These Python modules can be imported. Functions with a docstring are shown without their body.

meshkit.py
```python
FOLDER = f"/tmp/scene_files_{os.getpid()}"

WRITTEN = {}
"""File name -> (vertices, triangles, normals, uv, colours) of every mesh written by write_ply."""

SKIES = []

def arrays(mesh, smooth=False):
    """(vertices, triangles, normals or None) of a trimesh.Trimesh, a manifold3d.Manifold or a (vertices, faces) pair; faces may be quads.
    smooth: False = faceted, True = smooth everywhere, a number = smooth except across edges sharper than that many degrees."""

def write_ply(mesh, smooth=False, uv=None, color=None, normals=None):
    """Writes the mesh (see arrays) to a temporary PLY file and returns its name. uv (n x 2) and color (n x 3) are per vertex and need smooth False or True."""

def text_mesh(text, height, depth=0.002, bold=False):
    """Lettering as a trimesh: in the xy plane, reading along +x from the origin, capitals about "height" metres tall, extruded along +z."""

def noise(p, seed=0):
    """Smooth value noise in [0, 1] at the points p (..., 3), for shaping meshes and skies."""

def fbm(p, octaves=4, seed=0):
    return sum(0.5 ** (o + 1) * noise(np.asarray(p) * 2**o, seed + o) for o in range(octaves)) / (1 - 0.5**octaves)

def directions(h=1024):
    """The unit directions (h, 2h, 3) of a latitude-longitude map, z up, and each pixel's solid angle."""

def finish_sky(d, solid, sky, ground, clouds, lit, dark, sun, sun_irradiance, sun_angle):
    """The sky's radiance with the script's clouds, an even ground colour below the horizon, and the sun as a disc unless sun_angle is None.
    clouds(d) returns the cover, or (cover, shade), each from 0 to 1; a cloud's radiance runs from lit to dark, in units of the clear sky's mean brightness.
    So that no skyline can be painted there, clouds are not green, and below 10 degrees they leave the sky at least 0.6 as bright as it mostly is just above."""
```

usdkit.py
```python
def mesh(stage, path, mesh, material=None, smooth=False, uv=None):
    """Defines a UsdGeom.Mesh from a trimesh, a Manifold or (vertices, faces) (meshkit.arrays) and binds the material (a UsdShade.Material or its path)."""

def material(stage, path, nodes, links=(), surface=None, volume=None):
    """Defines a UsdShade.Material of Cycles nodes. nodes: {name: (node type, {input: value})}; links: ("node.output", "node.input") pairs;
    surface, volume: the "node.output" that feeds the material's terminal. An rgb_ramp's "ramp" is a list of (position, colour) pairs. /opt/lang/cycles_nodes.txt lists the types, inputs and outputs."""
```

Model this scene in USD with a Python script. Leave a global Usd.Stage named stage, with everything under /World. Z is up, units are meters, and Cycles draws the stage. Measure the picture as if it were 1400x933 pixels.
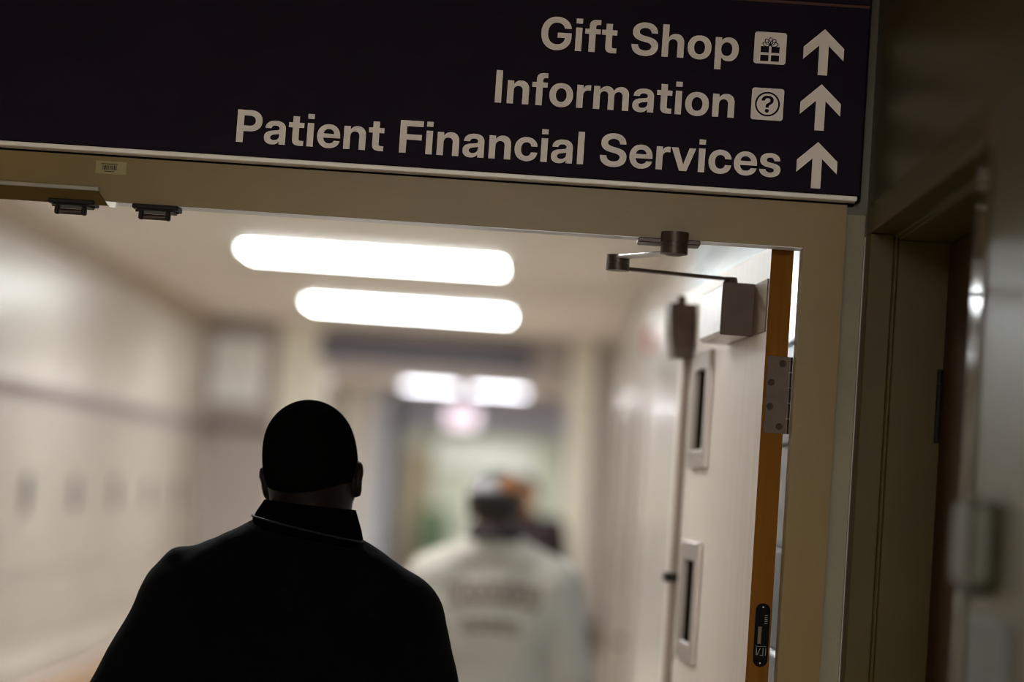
import math, random
import numpy as np, trimesh, usdkit, meshkit
from pxr import Usd, UsdGeom, UsdShade, Gf, Sdf
from shapely.geometry import Polygon, box as sbox, Point, LineString
from shapely.ops import unary_union
from scipy.interpolate import griddata

random.seed(7); np.random.seed(7)
stage = Usd.Stage.CreateInMemory()
UsdGeom.SetStageUpAxis(stage, UsdGeom.Tokens.z); UsdGeom.SetStageMetersPerUnit(stage, 1.0)
UsdGeom.Xform.Define(stage, '/World'); UsdGeom.Scope.Define(stage, '/World/Looks')

# ---------------------------------------------------------------- camera, light levels, exposure
EYE = 1.70                      # metres above the floor
FPX = 3388.0                    # focal length in pixels of a 1400 wide frame (about 87 mm on 36 mm)
YAW, PITCH, ROLL = -0.7372, 3.3954, 3.85
EXPOSURE = 0.0
CORRIDOR_LAMP = (26.0, 27.5, 27.6)     # radiance of the lit corridor fixtures
NEAR_LAMP = (205.0, 199.0, 188.0)            # the fixture behind the photographer
cam = UsdGeom.Camera.Define(stage, '/World/camera')
_y, _p, _r = map(math.radians, (YAW, PITCH, ROLL))
_f = np.array([math.sin(_y) * math.cos(_p), math.cos(_y) * math.cos(_p), math.sin(_p)])
_R0 = np.cross(_f, [0, 0, 1]); _R0 /= np.linalg.norm(_R0); _U0 = np.cross(_R0, _f)
_R = math.cos(_r) * _R0 + math.sin(_r) * _U0; _U = -math.sin(_r) * _R0 + math.cos(_r) * _U0
cam.AddTransformOp().Set(Gf.Matrix4d(*_R, 0, *_U, 0, *(-_f), 0, 0, 0, EYE, 1))
cam.CreateHorizontalApertureAttr(36.0); cam.CreateVerticalApertureAttr(36.0 * 933 / 1400)
cam.CreateFocalLengthAttr(36.0 * FPX / 1400); cam.CreateFStopAttr(1.36); cam.CreateFocusDistanceAttr(4.17)
cam.CreateClippingRangeAttr(Gf.Vec2f(0.05, 500)); cam.CreateExposureAttr(EXPOSURE)

# ---------------------------------------------------------------- materials
MATS = {}
def P(name, col, rough=0.5, spec=0.5, metal=0.0, noise=None, streak=None, bump=None, sheen=0.0, coat=0.0):
    """A principled material; noise = (scale, amount) mottles the colour, streak = (scale xyz, second colour) is grain, bump = (scale, strength)."""
    n = {'p': ('principled_bsdf', {'base_color': col, 'roughness': rough, 'specular_ior_level': spec, 'metallic': metal,
                                   'sheen_weight': sheen, 'coat_weight': coat, 'coat_roughness': 0.15}), 'g': ('geometry', {})}
    l = []
    if noise:
        s, a = noise
        n['n'] = ('noise_texture', {'scale': s, 'detail': 4.0})
        n['r'] = ('rgb_ramp', {'ramp': [(0.3, tuple(c * (1 - a) for c in col)), (0.7, tuple(min(1, c * (1 + a)) for c in col))]})
        l += [('g.position', 'n.vector'), ('n.fac', 'r.fac'), ('r.color', 'p.base_color')]
    if streak:
        s, c2 = streak
        n['m'] = ('mapping', {'mapping_type': 'point', 'scale': s})
        n['n'] = ('noise_texture', {'scale': 1.0, 'detail': 5.0, 'distortion': 0.4})
        n['r'] = ('rgb_ramp', {'ramp': [(0.3, col), (0.7, c2)]})
        l += [('g.position', 'm.vector'), ('m.vector', 'n.vector'), ('n.fac', 'r.fac'), ('r.color', 'p.base_color')]
    if bump:
        n['bn'] = ('noise_texture', {'scale': bump[0], 'detail': 3.0})
        n['b'] = ('bump', {'strength': bump[1], 'distance': 0.002})
        l += [('g.position', 'bn.vector'), ('bn.fac', 'b.height'), ('b.normal', 'p.normal')]
    MATS[name] = usdkit.material(stage, '/World/Looks/' + name, n, l, surface='p.BSDF'); return MATS[name]
def E(name, col):
    m = max(col)
    MATS[name] = usdkit.material(stage, '/World/Looks/' + name, {'e': ('emission', {'color': tuple(c / m for c in col), 'strength': m})}, surface='e.emission')

P('near_paint', (.15, .12, .07), .45, .4, noise=(3, .05), bump=(160, .12))
P('frame_paint', (.205, .140, .040), .36, .3, noise=(5, .06), bump=(260, .05))
P('soffit_sheen_paint', (.72, .72, .76), .3, .5)  # pale grey that paints in the bright reflection on the soffit
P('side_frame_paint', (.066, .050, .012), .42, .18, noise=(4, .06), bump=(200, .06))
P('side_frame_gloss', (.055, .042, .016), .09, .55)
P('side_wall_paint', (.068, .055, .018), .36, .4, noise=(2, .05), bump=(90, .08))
P('bare_plaster', (.25, .235, .165), .6, .3, noise=(9, .08), bump=(120, .2))
P('corridor_gloss', (.58, .525, .46), .22, .6, noise=(1.5, .04), bump=(40, .05))
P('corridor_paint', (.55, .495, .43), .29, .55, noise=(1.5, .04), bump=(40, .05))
P('panel_paint', (.40, .35, .30), .33, .5, noise=(1.2, .05))
P('pier_paint', (.46, .40, .365), .4, .4, noise=(2, .03))
P('cream_paint', (.93, .88, .76), .35, .5, noise=(2, .03))
P('pale_block', (.36, .44, .50), .25, .6, noise=(6, .05), bump=(80, .15))
P('mortar', (.26, .29, .31), .7, .2)
P('far_green', (.60, .63, .52), .5, .4, noise=(1, .05))
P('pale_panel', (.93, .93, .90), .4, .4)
P('ceiling_white', (.84, .785, .72), .55, .3, noise=(6, .03), bump=(120, .15))
P('floor_vinyl', (.36, .29, .22), .25, .5, noise=(2.5, .1))
P('brown_frame', (.24, .185, .15), .45, .4)
P('dusk_rail', (.20, .145, .15), .5, .3)
P('handrail_wood', (.45, .27, .13), .4, .4, streak=((12, 3, 40), (.36, .2, .09)))
P('bulkhead_blue', (.80, .82, .96), .5, .3)
P('sign_purple', (.0108, .0050, .0158), .6, .10, noise=(9, .12), bump=(500, .12))
P('far_sign_purple', (.17, .16, .20), .5, .3)
P('sign_white', (.90, .86, .83), .5, .3)
P('sign_edge', (.92, .90, .87), .35, .5)
P('sign_seam', (.09, .028, .018), .5, .3)
P('black_gap', (.006, .005, .005), .8, .1)
P('door_laminate', (.50, .422, .36), .36, .45, streak=((95, 95, 1.6), (.575, .495, .43)))
P('plate_brown', (.17, .115, .062), .5, .2)
P('rod_paint', (.36, .29, .25), .4, .4)
P('door_edge_wood', (.22, .090, .006), .6, .1, streak=((60, 60, 2.2), (.155, .058, .004)))
P('dark_door_wood', (.050, .020, .004), .5, .1, streak=((50, 50, 2.0), (.028, .012, .004)))
P('bronze', (.066, .041, .030), .4, .4, metal=.2, noise=(30, .1))
P('bronze_pale_lit', (.62, .60, .61), .30, .6, metal=.3, noise=(30, .08))  # pale bronze; closer side and arm hold their lamplight in this colour
P('hinge_steel', (.082, .062, .050), .42, .5, metal=.7, noise=(40, .1))
P('screw_steel', (.035, .024, .014), .5, .3, metal=.3)
P('black_metal', (.012, .010, .009), .6, .2)
P('red_brown_metal', (.045, .024, .017), .4, .5, metal=.3)
P('bright_metal', (.75, .75, .78), .25, .5, metal=.9)
P('lite_frame', (.42, .37, .35), .36, .5, metal=1.0)
P('dark_glass', (.012, .008, .005), .9, .0)
P('strip_grey', (.30, .28, .235), .4, .5)
P('strip_brown', (.095, .058, .014), .7, .1)
P('sticker_paper', (.30, .26, .115), .5, .4)
P('ink', (.03, .022, .012), .6, .3)
P('pill_black', (.003, .003, .003), .6, .08)
P('pill_tan', (.16, .12, .07), .5, .3)
P('pill_white', (.26, .24, .20), .5, .3)
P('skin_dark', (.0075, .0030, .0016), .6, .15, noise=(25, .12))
P('skin_brown', (.09, .042, .022), .5, .4, noise=(25, .1))
P('skin_mid', (.34, .15, .075), .5, .4, noise=(25, .1))
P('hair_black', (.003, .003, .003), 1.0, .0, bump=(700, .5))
P('hair_dark', (.02, .014, .009), .6, .3, bump=(600, .6))
P('eye_white', (.42, .40, .37), .2, .5)
P('eye_dark', (.01, .008, .006), .1, .5)
P('lips', (.20, .08, .07), .4, .4)
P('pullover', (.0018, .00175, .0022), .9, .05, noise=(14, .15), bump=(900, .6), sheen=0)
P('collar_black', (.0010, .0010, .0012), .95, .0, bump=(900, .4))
P('piping', (.010, .009, .0105), .7, .2)
P('trouser_black', (.012, .012, .014), .8, .2, bump=(700, .4))
P('shoe_black', (.01, .009, .009), .3, .5)
P('pale_fleece', (.37, .33, .285), .9, .15, noise=(8, .05), bump=(300, .4), sheen=.1)
P('faded_print', (.14, .105, .082), .9, .1, noise=(30, .2))
P('denim', (.07, .085, .13), .85, .2, bump=(600, .4))
P('cap_grey', (.30, .27, .27), .8, .2)
P('cap_brown', (.30, .12, .05), .8, .2)
P('cap_green', (.07, .075, .06), .8, .2)
P('cap_dark', (.02, .025, .026), .7, .2)
P('coat_dark', (.035, .024, .026), .85, .2, noise=(10, .15))
P('red_plastic', (.50, .05, .04), .35, .5)
P('pale_plastic', (.06, .06, .042), .4, .5)
P('notice_paper', (.13, .145, .155), .5, .4)
P('dark_slot', (.02, .024, .018), .5, .4, metal=.2)
P('green_cloth', (.13, .17, .11), .9, .2)
P('lamp_housing', (.7, .69, .66), .4, .4)
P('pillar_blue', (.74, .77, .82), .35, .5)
P('pillar_dark_blue', (.15, .16, .21), .5, .4)
P('tan_door', (.40, .31, .20), .4, .4, streak=((20, 20, 1.0), (.35, .26, .16)))
P('exit_red', (.55, .05, .04), .5, .3)
E('lamp_glow', CORRIDOR_LAMP); E('near_glow', NEAR_LAMP); E('exit_glow', (1.9, 1.75, 1.95)); E('exit_red_glow', (1.7, .6, .7)); E('far_glow', (9.5, 9.6, 10.6)); E('boosted_glow', (60.0, 62.0, 66.0))

# ---------------------------------------------------------------- helpers
USED = {}
def numbered(parent, name):
    k = (str(parent), name); i = USED.get(k, 0); USED[k] = i + 1
    return name if i == 0 else f'{name}_{i:03d}'
def path_of(parent): return '/World' if parent is None else str(parent.GetPath())
def keys(prim, label=None, cat=None, group=None, kind=None):
    for k, v in (('label', label), ('category', cat), ('group', group), ('kind', kind)):
        if v: prim.SetCustomDataByKey(k, v)
    return prim
def thing(name, label, cat, loc=(0, 0, 0), rz=0.0, group=None, kind=None, parent=None):
    pp = path_of(parent)
    x = UsdGeom.Xform.Define(stage, pp + '/' + numbered(pp, name))
    if any(loc): x.AddTranslateOp().Set(Gf.Vec3d(*map(float, loc)))
    if rz: x.AddRotateZOp().Set(float(rz))
    return keys(x.GetPrim(), label, cat, group, kind)
def obj(name, mesh, mat, parent=None, label=None, cat=None, group=None, kind=None, smooth=30):
    if isinstance(mesh, MB): mesh = mesh.mesh()
    pp = path_of(parent)
    m = usdkit.mesh(stage, pp + '/' + numbered(pp, name), mesh, MATS[mat], smooth=smooth)
    return keys(m.GetPrim(), label, cat, group, kind)
def struct(name, mesh, mat, parent=None, smooth=30):
    return obj(name, mesh, mat, parent, kind='structure' if parent is None else None, smooth=smooth)
def copy_of(src, loc, label, cat=None, group=None, rz=0.0):
    d = src.GetCustomData(); name = src.GetName()
    x = UsdGeom.Xform.Define(stage, '/World/' + numbered('/World', name))
    p = x.GetPrim(); p.GetReferences().AddInternalReference(src.GetPath()); p.SetInstanceable(True)
    x.ClearXformOpOrder(); x.AddTranslateOp().Set(Gf.Vec3d(*map(float, loc)))
    if rz: x.AddRotateZOp().Set(float(rz))
    return keys(p, label, cat or d.get('category'), group or d.get('group'))

class MB:
    """Collects simple solids into ONE mesh."""
    def __init__(self): self.parts = []
    def add(self, m, T=None):
        m = m.copy()
        if T is not None: m.apply_transform(T)
        self.parts.append(m); return self
    def box(self, lo, hi, bev=0.0, T=None):
        lo, hi = np.minimum(lo, hi).astype(float), np.maximum(lo, hi).astype(float)
        if bev <= 0:
            m = trimesh.creation.box(hi - lo); m.apply_translation((lo + hi) / 2)
        else:
            b = min(bev, *(0.45 * (hi - lo))); pts = []
            for sx in (0, 1):
                for sy in (0, 1):
                    for sz in (0, 1):
                        c = np.where([sx, sy, sz], hi, lo); s = np.where([sx, sy, sz], -1, 1) * b
                        for k in range(3):
                            q = c + s; q[k] = c[k]; pts.append(q)
            m = trimesh.convex.convex_hull(np.array(pts))
        return self.add(m, T)
    def cyl(self, a, b, r, n=24, r2=None, T=None):
        a, b = np.array(a, float), np.array(b, float); L = np.linalg.norm(b - a)
        r2 = r if r2 is None else r2
        m = trimesh.creation.revolve([[0, 0], [r, 0], [r2, L], [0, L]], sections=n)
        m.apply_transform(trimesh.geometry.align_vectors([0, 0, 1], (b - a) / L)); m.apply_translation(a)
        return self.add(m, T)
    def lathe(self, prof, centre, n=32, T=None):
        m = trimesh.creation.revolve(prof, sections=n); m.apply_translation(centre); return self.add(m, T)
    def prism(self, poly, depth, T=None):
        for g in getattr(poly, 'geoms', [poly]):
            if g.area > 1e-12: self.add(trimesh.creation.extrude_polygon(g, depth, engine='earcut'), T)
        return self
    def tube(self, pts, r, n=8, T=None):
        pts = np.array(pts, float); t = np.gradient(pts, axis=0); t /= np.linalg.norm(t, axis=1)[:, None]
        up = np.array([0, 0, 1.0]) if abs(t[:, 2]).max() < .9 else np.array([1.0, 0, 0])
        a = np.cross(t, up); a /= np.linalg.norm(a, axis=1)[:, None]; b = np.cross(t, a)
        ang = np.arange(n) * 2 * math.pi / n
        v = (pts[:, None] + r * (np.cos(ang)[None, :, None] * a[:, None] + np.sin(ang)[None, :, None] * b[:, None])).reshape(-1, 3)
        f = []
        for i in range(len(pts) - 1):
            for j in range(n):
                k = (j + 1) % n; f += [[i*n+j, i*n+k, (i+1)*n+k], [i*n+j, (i+1)*n+k, (i+1)*n+j]]
        for j in range(1, n - 1): f += [[0, j + 1, j], [(len(pts)-1)*n, (len(pts)-1)*n + j, (len(pts)-1)*n + j + 1]]
        m = trimesh.Trimesh(v, f, process=False); m.fix_normals(); return self.add(m, T)
    def mesh(self): return trimesh.util.concatenate(self.parts) if len(self.parts) > 1 else self.parts[0]

def wallT(x, y, z):
    """A drawing in x, z on a wall that faces -y: drawing x -> x, drawing y -> z, thickness -> -y."""
    T = np.eye(4); T[:3, 0] = (1, 0, 0); T[:3, 1] = (0, 0, 1); T[:3, 2] = (0, -1, 0); T[:3, 3] = (x, y, z); return T
def bx(lo, hi, bev=0.0): return MB().box(lo, hi, bev)

def decode(s):
    shapes = []
    for p in s.split('/'):
        rings = [[tuple(map(float, q.split(','))) for q in r.split(' ')] for r in p.split('|')]
        shapes.append(Polygon(rings[0], rings[1:]))
    return unary_union(shapes)
from shapely import affinity
def text_shape(text, cap, width=None):
    x, parts = 0.0, []
    for ch in text:
        adv, s = GLYPHS[ch]
        if s: parts.append(affinity.translate(decode(s), x, 0))
        x += adv
    g = affinity.scale(unary_union(parts), cap / 1000, cap / 1000, origin=(0, 0))
    a, _, b, _ = g.bounds
    g = affinity.translate(g, -a, 0)
    return affinity.scale(g, width / (b - a), 1, origin=(0, 0)) if width else g

GLYPHS = {}
GLYPHS = {
    ' ': (369, ""),
    '?': (778, "43,694 51,776 67,825 104,890 151,939 191,967 244,992 289,1006 360,1016 422,1016 501,1004 554,986 617,951 664,908 690,872 711,823 721,770 715,682 688,609 656,564 625,532 516,453 480,416 460,368 458,295 281,295 281,381 293,448 310,485 328,509 377,550 467,608 511,655 530,705 532,746 524,779 506,809 476,835 446,849 407,857 355,855 304,837 266,805 238,749 232,694/257,86 261,136 283,175 310,198 356,214 405,210 442,191 472,155 483,116 479,67 458,28 420,-2 385,-12 344,-10 305,8 273,41"),
    'C': (998, "43,462 45,568 59,656 86,741 126,815 173,876 238,933 312,976 377,1000 483,1018 574,1016 658,1000 752,961 817,916 876,853 925,768 945,713 957,648 752,648 740,690 721,732 701,760 665,793 619,819 590,829 542,837 497,837 428,823 364,789 309,732 277,672 259,617 248,532 250,444 263,369 295,292 321,254 357,218 408,187 456,171 497,165 560,167 603,177 653,201 697,239 737,302 752,352 957,352 943,281 921,224 892,171 862,132 817,86 772,53 717,24 650,0 550,-16 483,-16 418,-8 363,6 312,26 230,75 189,110 153,149 94,244 59,346"),
    'E': (835, "77,1000 792,1000 792,825 281,823 282,592 754,591 754,420 282,420 281,176 792,175 792,0 77,0"),
    'F': (800, "77,1000 770,1000 770,825 281,824 282,576 737,576 737,407 282,406 281,0 77,0"),
    'G': (1012, "43,462 45,568 57,646 83,731 122,807 165,866 228,925 289,965 369,998 442,1014 546,1018 640,1004 725,974 796,933 866,868 912,804 943,727 953,666 747,666 721,734 701,761 661,797 625,817 574,833 497,837 418,819 360,785 313,736 271,657 251,574 248,468 257,393 277,329 311,268 350,225 414,185 467,169 499,165 564,167 603,175 649,193 693,223 719,250 744,294 756,332 758,375 540,375 540,530 961,530 961,371 957,334 943,271 912,196 870,136 807,75 760,43 668,4 619,-8 552,-16 483,-16 430,-10 369,4 320,22 238,69 208,92 155,147 122,195 92,250 59,348"),
    'I': (385, "95,0 290,0 290,1000 95,1000"),
    'P': (868, "77,1000 503,1000 587,988 639,972 709,935 760,890 786,857 807,817 829,749 835,701 835,644 817,554 794,503 774,473 713,415 646,377 556,352 501,346 281,345 281,0 77,0|281,519 479,517 541,531 575,549 613,589 629,624 635,656 629,721 601,773 565,803 507,825 477,829 282,829"),
    'R': (894, "77,1000 509,1000 564,994 629,978 676,959 731,923 776,878 813,817 835,749 841,701 841,646 833,591 805,519 766,464 717,420 662,387 862,0 644,0 463,352 281,350 281,0 77,0|281,517 485,515 541,527 584,551 601,565 624,598 640,656 636,715 613,767 576,801 547,817 513,827 483,831 282,831"),
    'S': (894, "47,328 244,328 250,277 277,221 323,181 371,161 428,151 497,153 560,169 596,189 628,223 644,267 642,305 624,341 590,369 549,389 481,409 326,442 263,462 202,489 155,521 110,568 77,635 67,688 67,739 75,788 92,837 116,876 175,937 250,980 306,1000 354,1010 409,1016 479,1016 546,1008 595,996 642,978 686,955 715,933 760,886 780,857 809,788 823,694 631,694 619,751 599,785 573,811 525,837 467,849 395,845 331,821 289,783 275,755 271,734 273,701 283,677 307,651 329,637 408,607 593,566 670,540 747,499 804,444 827,403 843,350 847,320 843,236 829,185 809,143 778,100 745,69 697,37 650,16 591,-2 534,-12 489,-16 385,-14 320,-4 263,12 202,39 169,61 106,124 88,151 63,210 49,275"),
    'T': (870, "29,1000 841,1000 841,825 538,823 538,0 334,0 334,824 29,825"),
    'U': (969, "73,1002 273,1002 273,346 281,302 309,245 333,217 360,195 394,177 434,165 505,161 570,175 630,211 672,262 692,318 695,346 695,1002 896,1002 896,320 892,285 872,210 847,159 817,118 752,59 682,20 607,-4 519,-16 407,-12 338,2 251,37 187,83 134,141 94,216 81,263 73,320"),
    'X': (955, "8,2 365,511 39,1000 271,1000 479,677 694,1000 917,1000 595,517 947,0 711,0 478,351 238,0"),
    'Y': (947, "8,1000 242,1000 478,581 707,1000 939,1000 576,376 576,0 377,0 377,376"),
    'a': (758, "43,177 45,242 59,289 92,338 130,367 179,391 236,407 450,436 479,449 495,471 493,511 475,544 439,568 396,578 346,576 296,558 264,527 250,485 67,485 75,542 96,593 122,629 161,664 218,695 267,711 352,723 442,721 499,711 552,694 603,664 646,621 674,570 688,505 688,0 497,0 495,95 462,51 440,31 409,12 373,-2 316,-12 261,-12 198,-2 139,22 90,61 59,110|230,195 240,166 256,148 298,128 359,124 417,138 457,164 487,206 497,244 497,327 430,310 322,293 282,279 250,257 238,240 230,216"),
    'c': (762, "39,322 39,387 47,448 65,509 92,566 134,621 183,664 242,697 293,715 350,725 438,725 495,715 564,690 619,654 662,611 695,560 715,511 727,446 536,446 530,476 516,506 488,538 436,564 381,568 339,558 307,540 279,512 256,470 244,432 236,375 238,311 248,263 260,231 285,191 309,169 337,153 373,143 420,143 472,161 512,202 526,229 536,265 727,265 721,220 707,175 690,138 664,100 623,59 583,31 505,-2 422,-16 342,-14 253,8 187,43 124,100 81,165 55,230"),
    'e': (770, "39,322 41,409 51,464 75,530 108,587 155,640 202,676 257,703 324,721 414,725 481,715 538,695 601,658 650,611 686,560 711,505 731,426 735,305 230,303 238,249 268,189 306,156 340,140 365,134 418,132 476,146 502,160 528,183 548,222 727,222 715,175 697,138 674,104 635,65 599,39 550,14 460,-12 364,-16 297,-6 226,20 173,53 114,112 71,187 49,253|232,433 548,430 550,438 542,472 526,506 488,548 434,572 374,576 334,568 304,554 268,522 244,482"),
    'f': (509, "12,556 12,709 141,710 141,825 147,864 167,914 200,953 242,978 305,996 340,1000 481,1000 481,847 397,847 373,841 348,822 336,786 337,710 481,709 481,556 336,554 336,0 141,0 141,554"),
    'h': (804, "71,1000 265,1000 266,609 322,670 360,695 403,713 458,723 540,719 601,699 646,670 688,623 721,548 733,473 733,0 538,0 538,428 534,456 518,498 492,528 460,546 424,554 375,552 327,534 293,502 273,460 265,416 265,0 71,0"),
    'i': (336, "71,850 265,850 265,1003 71,1003/71,725 265,725 265,0 71,0"),
    'l': (336, "71,0 265,0 265,1000 71,1000"),
    'm': (1214, "71,0 71,709 259,709 262,593 291,639 336,682 389,709 452,723 495,723 532,717 587,695 644,648 677,592 713,644 756,682 825,713 880,723 957,719 1018,699 1063,670 1088,644 1110,613 1132,564 1143,495 1143,0 949,0 947,466 931,510 907,536 875,554 841,562 798,560 751,540 718,502 703,468 699,444 699,0 513,0 511,470 501,500 475,534 447,552 408,562 367,560 323,542 289,508 271,470 265,438 265,0"),
    'n': (804, "71,0 71,709 263,709 266,605 293,640 332,678 385,707 428,719 509,723 558,715 601,699 646,670 678,637 701,599 721,548 729,511 733,473 733,0 538,0 538,428 534,456 518,498 492,528 460,546 424,554 375,552 327,534 293,502 273,460 265,416 265,0"),
    'o': (798, "39,322 41,409 55,479 79,538 112,593 149,635 204,676 273,707 332,721 428,725 487,717 556,695 615,662 670,613 709,558 733,509 754,424 758,322 749,251 725,181 694,126 639,65 591,31 519,0 452,-14 369,-16 279,0 214,28 167,59 110,118 77,173 53,236|236,334 244,277 256,241 275,205 303,175 339,153 377,143 420,143 458,153 486,169 514,195 540,237 552,271 560,311 562,375 556,423 540,472 514,514 494,534 462,554 420,566 377,566 339,556 311,540 284,514 258,472 238,399"),
    'p': (821, "71,709 261,709 264,614 291,650 316,674 350,695 395,713 450,723 501,723 578,707 644,672 709,607 752,528 774,454 782,389 782,320 776,265 762,206 741,151 711,102 644,35 591,6 548,-8 487,-16 436,-14 379,0 340,20 295,59 271,95 266,96 265,-281 71,-281|255,326 259,297 275,245 297,207 325,177 361,155 395,145 440,143 482,153 514,171 536,191 558,223 576,269 583,311 585,375 580,423 566,468 540,512 510,540 484,554 446,564 401,564 355,550 327,532 299,504 271,454 257,399"),
    'r': (511, "71,709 259,709 262,599 295,658 316,680 350,699 411,713 491,713 491,546 399,550 353,540 307,510 283,476 271,444 265,406 265,0 71,0"),
    's': (713, "37,222 228,222 246,172 266,150 302,130 342,122 397,124 431,134 463,156 477,181 477,215 467,233 447,249 407,265 253,295 183,316 124,350 79,399 61,438 53,479 53,521 61,562 77,599 100,633 155,678 224,707 281,719 383,723 436,717 501,699 556,672 589,646 629,599 650,550 658,483 477,483 469,523 439,559 415,574 373,583 326,581 282,566 260,545 248,517 248,499 258,474 278,456 298,446 328,436 528,395 591,367 644,322 660,297 674,253 676,191 670,159 640,96 611,63 572,33 491,-2 395,-18 291,-14 198,10 134,45 83,94 51,151 39,195"),
    't': (505, "12,556 12,709 133,711 134,902 328,902 329,710 475,709 475,556 328,554 328,203 332,184 345,166 369,155 475,153 475,0 328,0 279,6 226,22 200,35 175,57 145,106 134,163 133,554"),
    'v': (760, "8,709 214,709 383,196 428,348 548,709 750,709 489,0 271,0"),
}


# ================================================================ THE SETTING
YF = 4.13                       # front face of the steel frame
XJ = 0.4225                     # inner edge of the right jamb
ZH = 2.134                      # underside of the frame head
XW = 0.528                      # near right wall
XL, XR = -2.30, 0.50            # corridor walls
ZC = 2.74                       # ceiling
YEND = 44.0

struct('floor', bx((-3.2, -5, -.1), (1.6, 46, 0)), 'floor_vinyl')
struct('ceiling', MB().box((-3.2, -5, ZC), (1.6, 46, ZC + .1)), 'ceiling_white')
struct('wall_back', bx((-2.5, -5.2, 0), (.6, -5.0, ZC)), 'near_paint')
struct('wall_near_left', bx((-2.5, -5, 0), (XL, 4.15, ZC)), 'near_paint')
wl = struct('wall_left', bx((-2.5, 4.15, 0), (XL, YEND, ZC)), 'corridor_paint')
struct('wall_end', bx((-2.5, YEND, 0), (.7, YEND + .2, ZC)), 'far_green')
# partition with the double-door opening
wf = struct('wall_front', MB().box((XL, 4.15, 2.16), (XW, 4.28, ZC)).box((XL, 4.15, 0), (-1.93, 4.28, 2.16)).box((.470, 4.15, 0), (XW, 4.19, 2.16)), 'corridor_paint')
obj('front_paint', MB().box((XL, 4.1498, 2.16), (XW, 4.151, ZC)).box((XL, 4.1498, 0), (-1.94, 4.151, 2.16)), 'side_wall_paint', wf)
obj('plaster_strip', bx((.4920, 4.1455, 0), (.5255, 4.1499, 2.197), .001), 'bare_plaster', wf, label='pale plaster strip between the frame and the corner')
# near right wall around the side door
SY0, SY1, SZ = 3.045, 4.056, 2.158
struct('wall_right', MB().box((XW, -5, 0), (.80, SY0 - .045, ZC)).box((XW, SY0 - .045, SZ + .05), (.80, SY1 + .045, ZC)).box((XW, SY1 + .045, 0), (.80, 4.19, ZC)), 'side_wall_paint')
# corridor right wall: glossy blocks near the open leaf, smooth paint beyond
wr = struct('wall_right_corridor', MB().box((XR + .012, 4.19, 0), (.80, 8.60, ZC)), 'mortar')
z0 = 1.4106 - 6 * .2065
k = 0
for c in range(-1, 13):
    za, zb = z0 + c * .2065 + .005, z0 + (c + 1) * .2065 - .005
    za, zb = max(za, .0), min(zb, ZC)
    if zb - za < .02: continue
    y = 4.20 - (.203 if c % 2 else 0)
    while y < 8.6:
        ya, yb = max(y + .004, 4.20), min(y + .402, 8.6)
        if yb - ya > .03: obj('block', bx((XR, ya, za), (XR + .03, yb, zb), .003), 'pale_block', wr, smooth=False)
        y += .406
struct('wall_right_far', bx((XR, 8.60, 0), (.80, YEND, ZC)), 'corridor_gloss')

# ---------------------------------------------------------------- steel door frame
fr = thing('trim', None, None, kind='structure')
obj('frame_head', MB().box((-1.955, YF, ZH), (.4915, 4.18, 2.2098)), 'frame_paint', fr)
obj('jamb', MB().box((XJ, YF, 0), (.4915, 4.185, ZH)), 'frame_paint', fr)
obj('soffit_sheen', bx((-1.88, YF + .003, ZH - .0015), (XJ - .001, 4.179, ZH - .0001)), 'soffit_sheen_paint', fr, label='underside of the frame head with its bright reflection painted pale')  # thin pale strip carrying the bright reflection under the head
obj('jamb', MB().box((-1.955, YF, 0), (-1.884, 4.185, ZH)), 'frame_paint', fr)

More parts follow.
